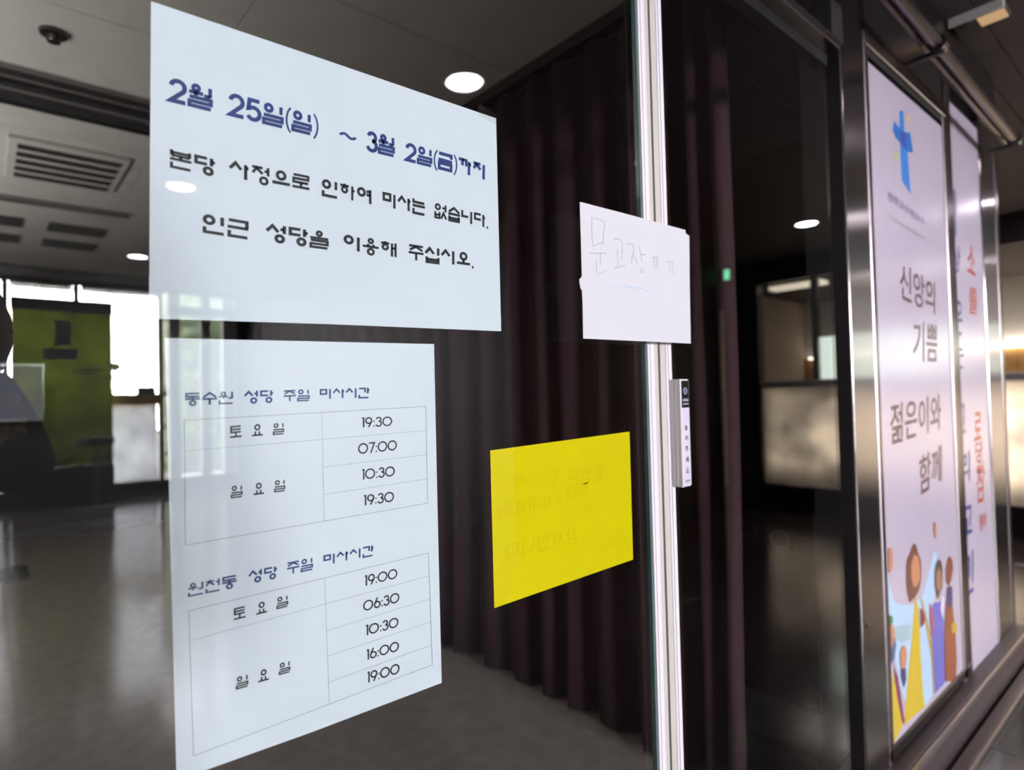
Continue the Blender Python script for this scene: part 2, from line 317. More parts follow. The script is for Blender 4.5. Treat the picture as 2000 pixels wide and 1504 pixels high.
P2 = [
  ('동수원',0.1477,1.1805,0.0449,0.001,0.0001,0.0128,0.145),
  ('성당',0.2026,1.1812,0.0301,0.0006,0.0002,0.0136,0.145),
  ('주일',0.2423,1.1822,0.0294,0.0008,0.0002,0.0129,0.145),
  ('미사시간',0.2823,1.1834,0.0615,0.0011,0.0002,0.0128,0.145),
  ('토',0.1883,1.1472,0.0117,0.0005,0.0002,0.0121,0.14),
  ('요',0.2094,1.1477,0.0117,0.0004,0.0002,0.0123,0.14),
  ('일',0.2309,1.1479,0.0123,0.0005,0.0002,0.0123,0.14),
  ('일',0.1884,1.0871,0.0117,0.0,0.0002,0.0123,0.14),
  ('요',0.21,1.0876,0.0115,0.0001,0.0002,0.0123,0.14),
  ('일',0.2312,1.088,0.0123,0.0001,0.0002,0.0125,0.14),
  ('19:30',0.3325,1.1509,0.0397,-0.0001,0.0002,0.0117,0.14),
  ('07:00',0.3274,1.1204,0.0505,0.0011,0.0003,0.0125,0.14),
  ('10:30',0.3313,1.0908,0.043,-0.0,0.0003,0.0122,0.14),
  ('19:30',0.333,1.0609,0.0396,-0.0002,0.0003,0.0122,0.14),
  ('원천동',0.1481,0.9979,0.0453,-0.0001,0.0001,0.0128,0.145),
  ('성당',0.2041,0.9985,0.0295,-0.0001,0.0002,0.0132,0.145),
  ('주일',0.2431,0.9994,0.0291,0.0004,0.0002,0.0135,0.145),
  ('미사시간',0.2832,1.0006,0.0618,0.0007,0.0002,0.0127,0.145),
  ('토',0.1892,0.9657,0.0121,0.0001,0.0002,0.0118,0.14),
  ('요',0.211,0.9657,0.0116,0.0002,0.0002,0.0121,0.14),
  ('일',0.2317,0.9665,0.0129,0.0002,0.0002,0.0122,0.14),
  ('일',0.1905,0.897,0.0124,-0.0005,0.0002,0.0123,0.14),
  ('요',0.2119,0.8971,0.0116,-0.0004,0.0002,0.0121,0.14),
  ('일',0.2331,0.8982,0.0126,-0.0004,0.0002,0.012,0.14),
  ('19:00',0.3322,0.969,0.0427,0.0002,0.0003,0.012,0.14),
  ('06:30',0.33,0.9404,0.047,-0.0001,0.0002,0.0121,0.14),
  ('10:30',0.3324,0.9125,0.0428,-0.001,0.0002,0.012,0.14),
  ('16:00',0.3328,0.8846,0.0424,-0.0014,0.0003,0.0119,0.14),
  ('19:00',0.3332,0.8585,0.0422,-0.0018,0.0003,0.0123,0.14),
]
TB = [
  ((0.1475,1.1669),(0.4204,1.173)),
  ((0.4204,1.173),(0.4199,1.0531)),
  ((0.2851,1.1699),(0.2853,1.0499)),
  ((0.1472,1.1374),(0.4197,1.143)),
  ((0.2854,1.1096),(0.4197,1.1129)),
  ((0.2849,1.0794),(0.4196,1.0828)),
  ((0.1473,1.1675),(0.1468,1.0478)),
  ((0.1468,1.0478),(0.4197,1.0526)),
]
TB2 = [
  ((0.149,0.9851),(0.4195,0.9911)),
  ((0.4195,0.9911),(0.4218,0.8529)),
  ((0.4218,0.8529),(0.1515,0.8472)),
  ((0.1515,0.8472),(0.149,0.9851)),
  ((0.2847,0.9873),(0.2876,0.8504)),
  ((0.1496,0.9566),(0.4199,0.9628)),
  ((0.2859,0.9304),(0.4204,0.9341)),
  ((0.2862,0.9023),(0.4204,0.9059)),
  ((0.2872,0.874),(0.4205,0.8773)),
]
SHEETS = [
  ((0.1233,1.5656),(0.2968,1.5686),(0.546,1.5717),(0.5459,1.4214),(0.5459,1.2737),(0.2936,1.2684),(0.1186,1.2631),(0.1209,1.4141)),
  ((0.1315,1.2455),(0.2612,1.2481),(0.4348,1.2516),(0.4347,1.0397),(0.4352,0.8264),(0.2679,0.8269),(0.1368,0.83),(0.1344,1.0331)),
  ((0.5219,1.1105),(0.8197,1.1202),(0.8194,0.9079),(0.5224,0.8985)),
  ((0.523,1.1188),(0.8253,1.1242),(0.8233,0.9046),(0.5215,0.8973)),
]
HAND = [
  ((0.6998,1.4522),(0.6982,1.4304),(0.6999,1.4125),(0.7024,1.4079),(0.7117,1.4122),(0.7244,1.4161)),
  ((0.7034,1.4498),(0.7158,1.4503),(0.727,1.4485),(0.7286,1.4446),(0.7255,1.4297),(0.7222,1.4124)),
  ((0.6907,1.395),(0.7111,1.3975),(0.7301,1.4004)),
  ((0.7166,1.3982),(0.7158,1.3794)),
  ((0.7069,1.3861),(0.7071,1.3721),(0.711,1.3659),(0.7271,1.3727)),
  ((0.7479,1.425),(0.7598,1.4268),(0.7677,1.4251),(0.7696,1.4193),(0.7682,1.4052),(0.7657,1.3928)),
  ((0.7564,1.4096),(0.7571,1.3969),(0.7579,1.3832)),
  ((0.7477,1.3782),(0.7619,1.3834),(0.7759,1.3863)),
  ((0.781,1.4206),(0.788,1.4233),(0.7963,1.4231),(0.7983,1.4181),(0.7955,1.4072),(0.7907,1.3921)),
  ((0.7957,1.4107),(0.8061,1.3941)),
  ((0.8132,1.4238),(0.816,1.4099),(0.8192,1.3987)),
  ((0.8168,1.41),(0.8293,1.4114)),
  ((0.8144,1.3879),(0.8133,1.3837),(0.8155,1.3809),(0.8198,1.3814),(0.8219,1.3847),(0.8209,1.3882)),
  ((0.845,1.4089),(0.8656,1.4116)),
  ((0.8519,1.4093),(0.8518,1.3888)),
  ((0.8594,1.4103),(0.8602,1.3898)),
  ((0.8744,1.3937),(0.876,1.3931)),
  ((0.8854,1.4077),(0.9085,1.4078)),
  ((0.8947,1.4064),(0.8954,1.3891)),
  ((0.9027,1.4069),(0.9042,1.3874)),
]
BLUE = [
  ((0.7359,1.3459),(0.7434,1.3512),(0.758,1.3554),(0.7713,1.3558),(0.7848,1.3542),(0.7957,1.3509),(0.8053,1.3465)),
  ((0.7589,1.3468),(0.7684,1.3508),(0.7848,1.3542),(0.8043,1.3552),(0.8213,1.3537),(0.8385,1.3478)),
]
SHEET3 = [
  (0.674,1.4696),
  (0.7771,1.4707),
  (0.9467,1.4712),
  (0.947,1.4655),
  (0.9584,1.4624),
  (0.9547,1.3703),
  (0.9526,1.2697),
  (0.6732,1.2661),
  (0.6742,1.3197),
  (0.6735,1.3377),
  (0.6707,1.3401),
  (0.6683,1.3498),
  (0.669,1.3547),
  (0.6718,1.3554),
  (0.6729,1.3584),
  (0.6742,1.3569),
]
LOGO = [
  ('b',((2.1827,2.0528),(2.2181,2.0594),(2.222,1.9993),(2.2348,1.9692),(2.2454,1.9198),(2.2504,1.8688),(2.256,1.8028),(2.1785,1.8274),(2.1764,1.8742),(2.1752,1.9103),(2.1751,1.9467),(2.1745,1.9975))),
  ('c',((2.1295,2.0051),(2.1741,1.9938),(2.184,1.9891),(2.1794,1.9478),(2.1388,1.9519),(2.1127,1.9701))),
  ('c',((2.2247,1.9945),(2.2718,2.007),(2.2852,1.9784),(2.2961,1.947),(2.2527,1.9365),(2.2202,1.936))),
  ('n',((2.1805,1.9864),(2.2267,1.9931),(2.2313,1.9387),(2.1815,1.9483))),
  ('y',((2.2419,2.0606),(2.2662,2.0544),(2.2586,2.0354),(2.239,2.0355))),
  ('g',((2.1254,1.9215),(2.1392,1.9088),(2.1468,1.8854),(2.1165,1.8854))),
]
ART = [
  ('sky',((1.9333,0.6633),(1.9475,0.6188),(1.9725,0.5766),(2.0231,0.5532),(2.1248,0.5293),(2.2204,0.5366),(2.2978,0.6016),(2.3451,0.6461),(2.3775,0.6403),(2.3536,0.5306),(2.3038,0.4708),(2.2765,0.3725),(2.2801,0.2088),(2.1971,0.1994),(2.1186,0.2619),(2.0374,0.2619),(1.9981,0.3277),(1.9466,0.4736),(1.9227,0.5623))),
  ('teal',((1.9648,0.5052),(2.1103,0.476),(2.0924,0.4341),(2.0265,0.4439),(1.9682,0.4677))),
  ('yel',((2.1494,0.5526),(2.1667,0.5262),(2.1809,0.5003),(2.1807,0.3538),(2.1871,0.2619),(2.2005,0.1983),(2.1037,0.2067),(2.0157,0.2084),(2.0403,0.2876),(2.0615,0.3345),(2.1051,0.4306))),
  ('yel',((1.9242,0.4),(1.9672,0.322),(2.0008,0.2137),(1.9536,0.1972),(1.9017,0.1887))),
  ('mar',((1.9467,0.4062),(1.9789,0.36),(2.0073,0.272),(2.0188,0.2089),(1.9963,0.2285),(1.9662,0.3119))),
  ('och',((2.1947,0.5424),(2.2184,0.5199),(2.2771,0.4073),(2.3049,0.3002),(2.3124,0.2099),(2.2927,0.2047),(2.2763,0.3261),(2.2283,0.4545))),
  ('brn',((2.1575,0.7081),(2.1786,0.6988),(2.1878,0.6745),(2.2132,0.6527),(2.2154,0.6122),(2.2038,0.5746),(2.1787,0.5545),(2.135,0.5447),(2.1013,0.5403),(2.0849,0.5671),(2.0759,0.6018),(2.082,0.6552),(2.0939,0.6749),(2.1215,0.6864),(2.1364,0.7005))),
  ('skn',((2.1536,0.675),(2.1916,0.6624),(2.2019,0.632),(2.2006,0.5923),(2.1726,0.5756),(2.1421,0.5766),(2.1224,0.6086),(2.1235,0.6472))),
  ('dbr',((2.3905,0.6185),(2.4184,0.6022),(2.4283,0.5696),(2.4173,0.5168),(2.3896,0.5047),(2.3641,0.4911),(2.3476,0.514),(2.3355,0.5405),(2.3415,0.587),(2.3596,0.6074))),
  ('sk2',((2.3868,0.5901),(2.4137,0.5665),(2.4082,0.5249),(2.3822,0.5093),(2.3543,0.5365),(2.355,0.5723))),
  ('skd',((2.5124,0.6046),(2.5384,0.589),(2.5473,0.5586),(2.5231,0.5254),(2.4882,0.5046),(2.4616,0.5258),(2.4584,0.5636),(2.4791,0.5938))),
  ('pur',((2.3097,0.4871),(2.3628,0.4806),(2.4217,0.4731),(2.4123,0.3717),(2.4026,0.2078),(2.3471,0.2093),(2.3007,0.2079),(2.2917,0.345))),
  ('wht',((2.4044,0.4953),(2.4323,0.4767),(2.4099,0.4149),(2.3885,0.4505))),
  ('orb',((2.4467,0.4611),(2.4845,0.4773),(2.521,0.4312),(2.5408,0.3379),(2.5437,0.2485),(2.5285,0.1712),(2.4751,0.1756),(2.4073,0.2124),(2.4186,0.3579))),
  ('dpr',((2.4673,0.506),(2.5198,0.5009),(2.5227,0.4435),(2.4779,0.429),(2.4527,0.4597))),
  ('yeo',((2.4968,0.3807),(2.5559,0.367),(2.5553,0.3309),(2.4964,0.3464))),
  ('mar',((2.1904,0.5065),(2.2226,0.4817),(2.2324,0.4592),(2.2096,0.4478),(2.1848,0.4457))),
  ('red',((2.2795,0.5),(2.3075,0.4699),(2.3072,0.4229),(2.2858,0.3875),(2.2742,0.443))),
  ('skn',((2.0333,0.4351),(2.0519,0.4181),(2.0542,0.3959),(2.042,0.3726),(2.0179,0.3666),(1.9999,0.3852),(1.9989,0.4172),(2.0143,0.4313))),
  ('dpr',((2.0032,0.3736),(2.0414,0.3675),(2.0425,0.335),(2.0199,0.3155),(2.001,0.3532))),
  ('skn',((1.9406,0.7321),(1.9639,0.7306),(1.9727,0.7027),(1.9665,0.6724),(1.9475,0.6594),(1.9367,0.6678))),
  ('skn',((1.9297,0.5194),(1.9512,0.5165),(1.9617,0.4903),(1.9522,0.4565),(1.9298,0.4524),(1.9226,0.4801))),
  ('grn',((1.924,0.5476),(1.9491,0.5378),(1.9535,0.5237),(1.9352,0.5169),(1.9215,0.524))),
  ('skn',((2.354,0.7467),(2.3689,0.7415),(2.3739,0.7195),(2.3616,0.6841),(2.3488,0.7054))),
  ('dbl',((1.9279,0.4478),(1.9621,0.4798),(1.9694,0.4517),(1.9512,0.4204),(1.9264,0.4071))),
]
BW = [
  ('신앙의',2.1175,1.4541,0.3412,-0.0247,0.0126,0.1141,0),
  ('기쁨',2.2197,1.2665,0.2472,0.0004,0.0152,0.1304,0),
  ('젊은이와',1.9912,1.0167,0.4854,0.0228,0.0129,0.121,0),
  ('함께',2.2248,0.8413,0.235,0.0256,0.0148,0.1239,0),
  ('천주교수원교구',2.046,1.7454,0.3353,-0.0263,0.0028,0.0266,0),
  ('CATHOLIC DIOCESE OF SUWON',2.0686,1.6869,0.3151,-0.0159,0.0013,0.0124,0),
]
BW2 = [
  ('세',2.6562,1.7498,0.0952,-0.0077,0.024,0.1769,0),
  ('상',2.6819,1.6151,0.1028,-0.0147,0.0143,0.1034,0),
  ('은',2.6863,1.3705,0.0927,0.0026,0.0185,0.1324,0),
  ('는',2.6688,1.2454,0.1129,0.0052,0.0151,0.1082,0),
  ('그',2.6739,1.0085,0.0931,0.0023,0.0157,0.1105,0),
  ('리',2.6877,0.8319,0.1151,0.0009,0.0158,0.1098,0),
  ('고',2.686,0.6386,0.1156,-0.0,0.0152,0.1048,0),
  ('민',2.674,0.421,0.1159,0.0018,0.0221,0.1513,0),
]
BW3 = [
  ('소',2.8858,1.6276,0.109,-0.0077,0.0168,0.1137,1),
  ('를',2.883,1.465,0.1183,0.0003,0.0156,0.1044,1),
  ('로',2.8882,0.9728,0.0977,0.0018,0.0168,0.1094,1),
  ('당',2.8899,0.8883,0.105,-0.0031,0.0128,0.0835,1),
  ('참',2.8805,0.733,0.1208,-0.0016,0.0247,0.1599,1),
  ('행복',2.9003,0.6228,0.1069,-0.0009,0.0102,0.0651,0),
]
SENS = [
  ('눌',0.8962,1.1197,0.009,0.0002,0.0,0.0088,0),
  ('러',0.8966,1.102,0.0088,0.0001,0.0,0.0082,0),
  ('주',0.8961,1.0844,0.0092,-0.0001,0.0,0.0082,0),
  ('세',0.896,1.0661,0.0093,-0.0,0.0,0.0082,0),
  ('요',0.8958,1.0467,0.0088,0.0,0.0,0.0088,0),
]
YL = [
  ('출입문',0.7518,1.0464,-0.0819,-0.0022,0.0011,0.026,0),
  ('전원',0.6486,1.0542,-0.0417,-0.0029,0.0008,0.0204,0),
  ('스위치',0.5971,1.0575,-0.0388,-0.005,0.0006,0.0182,0),
  ('절대',0.7148,1.0265,-0.0479,-0.005,0.0009,0.0221,0),
  ('끄지',0.6581,1.0196,-0.0402,-0.0022,0.0008,0.0197,0),
  ('마세요!',0.6077,1.0173,-0.0737,-0.0038,0.0008,0.022,0),
  ('감사합니다',0.689,0.958,-0.1477,0.0007,0.0009,0.0232,0),
]
# ================================================================ THE SETTING
H = 2.53
def structure(name, bm, m, parent=None): 
    o = obj(name, bm, m, parent)
    if parent is None: o['kind'] = 'structure'
    return o
def panels(parent, name, x0, x1, y0, y1, sx, sy, z, t, m, gap=.004, skip=None):
    """alike pieces that share one mesh, cut ones where the room ends"""
    cache = {}
    nx = math.ceil((x1-x0)/sx-1e-6); ny = math.ceil((y1-y0)/sy-1e-6)
    for i in range(nx):
        for j in range(ny):
            a, b = x0+i*sx, y0+j*sy; wx, wy = min(sx, x1-a), min(sy, y1-b)
            if wx < .02 or wy < .02 or (skip and skip(a+wx/2, b+wy/2)): continue
            key = (round(wx, 3), round(wy, 3))
            if key not in cache:
                o = obj(name, bevel(box((0, 0, 0), (wx-gap, wy-gap, t)), .0012, 1), m, parent, loc=(a, b, z)); cache[key] = o
            else: o = dup(cache[key], parent, (a, b, z))
# floors
fl = structure('floor', box((-1.7, -9.3, -.12), (9.6, .0, -.010)), 'grout')
sk = lambda x, y: (x > 3.05 and y < -2.9)
panels(fl, 'floor_tile', -1.7, 6.1, -9.2, -.0, .6, .6, -.010, .010, 'floor', .003, lambda x, y: sk(x, y) or (y > -.05 and x > 9))
panels(fl, 'floor_tile', 6.1, 9.6, -3.6, 1.6, 1.2, 1.2, -.010, .010, 'floor', .003)
lf = structure('floor', box((-1.7, .0, -.12), (3.4, 6.6, 0)), 'floor2')
structure('floor', box((3.4, 0, -.12), (9.6, 1.6, -.011)), 'grout')
panels(lf, 'floor_tile', 3.4, 6.1, 0, 1.6, .6, .6, -.010, .010, 'floor', .003)
# ceilings
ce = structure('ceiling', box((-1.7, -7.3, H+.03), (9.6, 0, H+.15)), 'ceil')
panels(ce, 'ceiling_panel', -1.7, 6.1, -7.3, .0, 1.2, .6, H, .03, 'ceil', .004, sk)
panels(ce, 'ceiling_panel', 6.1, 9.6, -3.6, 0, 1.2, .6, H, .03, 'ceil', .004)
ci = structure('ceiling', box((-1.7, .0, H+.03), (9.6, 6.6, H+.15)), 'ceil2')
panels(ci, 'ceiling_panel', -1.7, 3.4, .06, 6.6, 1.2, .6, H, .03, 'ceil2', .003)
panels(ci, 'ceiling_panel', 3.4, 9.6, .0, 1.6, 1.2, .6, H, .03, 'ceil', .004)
structure('ceiling', box((-1.7, -9.3, 3.4), (3.1, -7.3, 3.5)), 'white')
structure('trim_1', box((-1.7, -7.36, H-.03), (3.05, -7.3, 3.4)), 'cab')
# walls of the hall
structure('wall_left', box((-1.8, -9.3, -.12), (-1.7, 6.6, 3.5)), 'wall')
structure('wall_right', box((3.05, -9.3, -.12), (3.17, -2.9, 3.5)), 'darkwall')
wb = structure('wall_back', box((3.17, -3.02, 0), (5.60, -2.9, H+.03)), 'wall')
structure('wall_back', box((5.60, -3.02, 2.08), (6.1, -2.9, H+.03)), 'wall')
structure('baseboard_back', box((3.05, -2.9, 0), (5.60, -2.885, .08)), 'black')
d2 = tag(obj('door_2', bevel(box((5.62, -2.99, .01), (6.08, -2.93, 2.07)), .004), 'cab'), kind='structure')
obj('door_handle', tube([(5.70, -2.90, 1.0), (5.70, -2.87, 1.0), (5.70, -2.87, 1.15), (5.70, -2.90, 1.15)], .009), 'frame', d2)
# end wall: dark beam, half wall, opening into the lit room
ew = empty('wall_end', kind='structure')
obj('beam', box((6.1, -2.9, 2.30), (6.24, 1.6, 2.50)), 'darkhead', ew)
obj('beam_cap', box((6.08, -2.9, 2.50), (6.26, 1.6, 2.53)), 'ceil', ew)
obj('glowing_soffit', box((6.245, -2.46, 2.24), (6.40, -1.93, 2.28)), 'soffit', ew)  # own glow stands in for light falling on the soffit
obj('pier', box((6.09, -2.9, 0), (6.26, -2.62, 2.30)), 'darkhead', ew)
obj('side_panel', box((6.1, -2.62, .24), (6.22, -2.52, 2.30)), 'cab', ew)
hw = obj('half_wall', box((6.16, -2.52, .24), (6.175, 1.6, 1.225)), 'halfwall', ew)
obj('glow_blocker', box((6.30, -2.52, .24), (6.32, 1.6, 1.225)), 'cab', ew)  # board added to keep the counter glow off the end room
obj('added_counter_glow', box((6.285, -2.5, .40), (6.298, 1.58, 1.15)), 'counterfill', ew)  # hidden glow added to brighten the half wall from behind
obj('coping', bevel(box((6.10, -2.52, 1.225), (6.34, 1.6, 1.29)), .006), 'white', ew)
obj('kick_board', box((6.13, -2.62, .0), (6.21, 1.6, .235)), 'black', ew)
obj('glowing_panel', box((6.15, -1.925, 1.295), (6.17, -.9, 1.70)), 'panelg', ew)  # panel glows itself in place of a lamp behind it
obj('opening_post', box((6.13, -1.99, 1.29), (6.20, -1.93, 2.30)), 'steel_d', ew)
lp = empty('added_light_panel', 'added wide flat light panel, unseen, on the end room ceiling behind the dark beam', 'ceiling light'); obj('added_panel_frame', box((6.38, -2.6, H-.02), (7.12, 1.3, H-.0005)), 'white', lp); obj('added_panel_diffuser', box((6.42, -2.55, H-.03), (7.08, 1.25, H-.0205)), 'fillpanel', lp)  # panel added out of sight to light the half wall and end room
structure('wall_far', box((9.6, -3.7, 0), (9.7, 1.7, H+.03)), 'white')
structure('wall_far', box((6.1, 1.6, 0), (9.7, 1.7, H+.03)), 'beige')
structure('wall_far', box((6.1, -3.7, 0), (9.7, -3.6, H+.03)), 'beige')
structure('wall_far', box((6.1, -3.6, 0), (6.2, -3.02, H+.03)), 'beige')
tr2 = empty('trim_2', kind='structure')
for k in range(9): obj('wood_panel', bevel(box((9.56, -3.6+k*.578, .0), (9.6, -3.6+k*.578+.572, 1.66)), .003, 1), 'wood', tr2)
obj('cove_strip', box((9.52, -3.5, 1.665), (9.57, 1.55, 1.69)), 'cove', tr2)
# interior (dark lobby behind the glass)
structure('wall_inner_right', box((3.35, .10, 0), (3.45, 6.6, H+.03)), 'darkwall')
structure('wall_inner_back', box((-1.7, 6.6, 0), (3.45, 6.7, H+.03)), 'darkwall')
structure('wall_closing', box((3.45, 1.6, 0), (6.1, 1.7, H+.03)), 'wall')
structure('baseboard_back', box((-1.7, 6.58, 0), (1.6, 6.6, .1)), 'black')
# window wall at the far side of the hall
wn = empty('window_1', kind='structure'); YW = -9.2
xs = [-1.7, -.78, .20, .944, 1.90, 2.06]
obj('base_plinth', box((-1.7, YW-.08, 0), (3.05, YW+.08, .17)), 'cab', wn)
for a, b in [(-1.7, -.78), (-.78, .22), (.22, .944), (.944, 1.9)]:
    obj('lower_pane', box((a+.03, YW-.01, .17), (b-.03, YW, 1.22)), 'frost', wn)
    obj('upper_pane', box((a+.03, YW-.008, 1.37), (b-.03, YW, 2.84)), 'glass_w', wn)
obj('window_ledge', bevel(box((-1.7, YW-.10, 1.22), (1.93, YW+.10, 1.37)), .006), 'ledge', wn)
for x in (-1.67, -.78, .22, .944, 1.92): obj('mullion', box((x-.03, YW-.04, .17), (x+.03, YW+.04, 3.4)), 'steel_d' if x != 1.92 else 'blind', wn)
for a, b in [(-1.7, -.80), (-.76, .20), (.24, .92), (.97, 1.9)]:
    for k in range(4): obj('blind_slat', box((a+.02, YW+.05, 2.72+k*.04), (b-.02, YW+.058, 2.757+k*.04)), 'blind', wn)
    obj('blind_cassette', box((a+.01, YW+.04, 2.878), (b-.01, YW+.10, 3.4)), 'blind', wn)
for a, b, m in [(2.02, 2.16, 'white'), (2.44, 2.57, 'blind'), (2.74, 2.94, 'white')]: obj('door_post', box((a, YW-.05, .17), (b, YW+.05, 3.4)), m, wn)
for a, b in [(2.16, 2.44), (2.57, 2.74)]: obj('upper_pane', box((a, YW-.008, .17), (b, YW, 3.4)), 'glass_w', wn)
obj('door_head', box((2.02, YW-.06, 2.50), (3.05, YW+.06, 2.62)), 'steel_d', wn)
structure('trim_3', box((2.94, YW-.06, 0), (3.05, YW+.06, 3.4)), 'cab')
structure('ground', box((-14, -40, -.3), (18, -9.3, -.12)), 'ground')
# ================================================================ GLASS FRONT
d1 = empty('door_1', kind='structure')
obj('glass_pane', box((-1.7, -.004, .09), (.8515, .004, 2.066)), 'glass', d1)
obj('glass_edge', box((.8516, -.0055, .02), (.8528, .003, 2.066)), 'gedge', d1)
def stile(name, x0, x1, steps, parent):
    """extruded aluminium profile: steps = list of (x0,x1,front y,material)"""
    for a, b, y, m in steps: obj(name, box((a, y, .012), (b, .004, 2.066)), m, parent)
stile('edge_stile', .834, .858, [(.8530, .8585, -.0098, 'alu'), (.8588, .8625, -.0110, 'alu'), (.8628, .8705, -.0100, 'alu'), (.8708, .8820, -.0092, 'alu_b')], d1)
obj('bottom_rail', box((-1.7, -.016, .008), (.8515, .016, .09)), 'frame', d1)
obj('brush_seal', box((.8825, .000, .02), (.8875, .012, 2.06)), 'black', d1)
obj('lock_tongue', box((.8827, -.005, .02), (.8873, -.001, .66)), 'frame', d1)
d3 = empty('door_3', kind='structure')
obj('glass_pane', box((.9196, -.004, .012), (1.634, .004, 2.066)), 'glass', d3)
stile('edge_stile', .866, .9, [(.8880, .9028, -.0092, 'alu_b'), (.9031, .9075, -.0108, 'alu'), (.9078, .9100, -.0096, 'alu_b'), (.9103, .9193, -.0108, 'alu')], d3)
# transom, header and columns
hd = empty('wall_front', kind='structure')
obj('transom_bar', bevel(box((-1.7, -.018, 2.068), (1.70, .018, 2.092)), .003), 'frame', hd)
obj('transom_seal', box((-1.7, .018, 2.04), (1.70, .05, 2.092)), 'black', hd)
obj('transom_glass', box((-1.7, -.004, 2.092), (1.66, .004, 2.215)), 'glass', hd)
obj('transom_frame', box((1.66, -.012, 2.092), (1.731, .03, 2.24)), 'black', hd)
obj('header_seal', box((-1.7, -.01, 2.215), (1.66, .03, 2.232)), 'black', hd)
obj('header_fascia', box((-1.7, -.03, 2.232), (1.731, .08, H)), 'steel_d', hd)
obj('steel_column', bevel(box((1.731, -.006, .0), (1.887, .10, H)), .002, 1), 'steel', hd)
obj('gap_shade_strip', box((1.722, -.004, 0), (1.7305, .10, 2.2)), 'black', hd)  # black strip added over the column side to keep the gap dark
obj('wall_core', box((1.887, .02, 0), (3.40, .10, H)), 'darkwall', hd)
obj('fascia_panel', box((1.887, -.012, 2.20), (2.60, .02, H)), 'steel_d', hd)
obj('fascia_panel', box((2.603, -.012, 2.29), (3.40, .02, H)), 'steel_d', hd)
# frame of first banner bay
def bar(a, b, m='frame', w=.003, nm='frame_bar'): return obj(nm, bevel(box(a, b), w, 1), m, hd)
bar((1.889, -.0080, .14), (1.910, .02, 2.20)); bar((1.912, -.0050, .14), (1.927, .02, 2.14), 'steel_d')
bar((1.927, -.0050, 2.14), (2.62, .02, 2.162), 'black'); bar((1.889, -.0095, 2.162), (2.66, .02, 2.20))
bar((2.622, -.0080, .14), (2.665, .02, 2.20)); bar((2.667, -.0050, .14), (2.73, .02, 2.29), 'steel_d')
bar((3.12, -.0080, .10), (3.35, .02, 2.29), 'steel'); bar((3.345, -.010, .0), (3.40, .1, 2.29), 'steel_d')
bar((1.889, -.0080, .15), (2.72, .02, .185), 'steel_d'); bar((2.72, -.0080, .05), (3.12, .02, .08), 'steel_d')
obj('threshold_plinth', bevel(box((1.70, -.045, 0), (3.42, .02, .145)), .004, 1), 'plinth', hd)
obj('plinth_lip', bevel(box((1.70, -.056, .118), (3.42, -.045, .142)), .003, 1), 'frame', hd)
obj('floor_strip', bevel(box((1.60, -.10, 0), (3.44, -.056, .022)), .003, 1), 'frame', hd)
obj('door_threshold', box((-1.7, -.05, 0), (1.70, .05, .008)), 'frame', hd)
bp_ = obj('screw_head', lathe([(.006, -.0075), (.0055, -.009), (.002, -.0095)], 12, (1.76, 0, .56), axis='y'), 'frame', hd)
# ================================================================ THINGS ON THE GLASS
def sheet(name, pts, y, m, label, cat, curl=None):
    o = obj(name, slab_poly(pts, y, .0003), m); return tag(o, label, cat)
n1 = sheet('paper_notice', SHEETS[0], .0066, 'paper', 'large landscape white paper with blue date line and black text, topmost on the glass door', 'notice')
drawn('printed_text', P1[:5], .0063, 'navy', n1, 'dark blue date line'); drawn('printed_text', P1[5:], .0063, 'ink', n1, 'black message lines')
n2 = sheet('paper_notice', SHEETS[1], .0068, 'paper', 'tall portrait white paper with two ruled timetables, under the landscape notice', 'notice')
drawn('printed_text', P2[:4]+P2[14:18], .0063, 'navy', n2, 'two dark blue headings'); drawn('printed_text', P2[4:14]+P2[18:], .0063, 'ink', n2, 'black days and hours')
bm = bmesh.new()
for i, (a, b) in enumerate(TB+TB2):
    if i == len(TB): obj('table_rule', bm, 'rule', n2); bm = bmesh.new()
    a = Vector(a); b = Vector(b); d = (b-a).normalized(); nn = Vector((-d.y, d.x))*(.00022 if i in (0, 1, 6, 7, 8, 9, 10, 11) else .00014)
    bm.faces.new([bm.verts.new((p.x, .0064, p.y)) for p in (a+nn, b+nn, b-nn, a-nn)])
obj('table_rule', bm, 'rule', n2)
n3 = sheet('laminated_sheet', SHEETS[2], .0070, 'yellow', 'blank side of a bright yellow laminated sheet low on the glass door', 'sign')
font_words('show_through_text', YL, .0067, 'yellow_ink', n3, label='faint mirrored lettering showing through')
obj('laminating_film', slab_poly(SHEETS[3], .0059, .0004), 'film', n3)
for a, b in [((.50, 1.565), (.53, 1.580))]:
    tag(obj('clear_tape', slab_poly([(.512, 1.566), (.552, 1.560), (.550, 1.576), (.515, 1.582)], .0046, .0003), 'film'), 'clear tape strip over the top right corner of the landscape notice', 'tape')
n4 = tag(obj('handwritten_note', slab_poly(SHEET3, -.0290, .0003), 'paper3'), 'small white note with pencil handwriting, taped across the two aluminium door stiles', 'note')
bm = bmesh.new()
def spline(p, k=5):
    if len(p) < 3: return p
    o = []
    for i in range(len(p)-1):
        p0, p1, p2, p3 = (Vector(p[max(i-1, 0)]), Vector(p[i]), Vector(p[i+1]), Vector(p[min(i+2, len(p)-1)]))
        for j in range(k):
            t = j/k; o.append(tuple(.5*((2*p1)+(p2-p0)*t+(2*p0-5*p1+4*p2-p3)*t*t+(3*p1-p0-3*p2+p3)*t**3)))
    return o+[p[-1]]
for q in HAND: stroke(bm, spline(list(q)), .00085, lambda p: (p[0], -.0294, p[1]))
obj('pencil_writing', bm, 'pencil', n4)
bm = bmesh.new()
for q in BLUE: stroke(bm, spline(list(q)), .0008, lambda p: (p[0], -.0294, p[1]))
tag(obj('pencil_writing', bm, 'bluep', n4), 'two light blue pencil arcs')
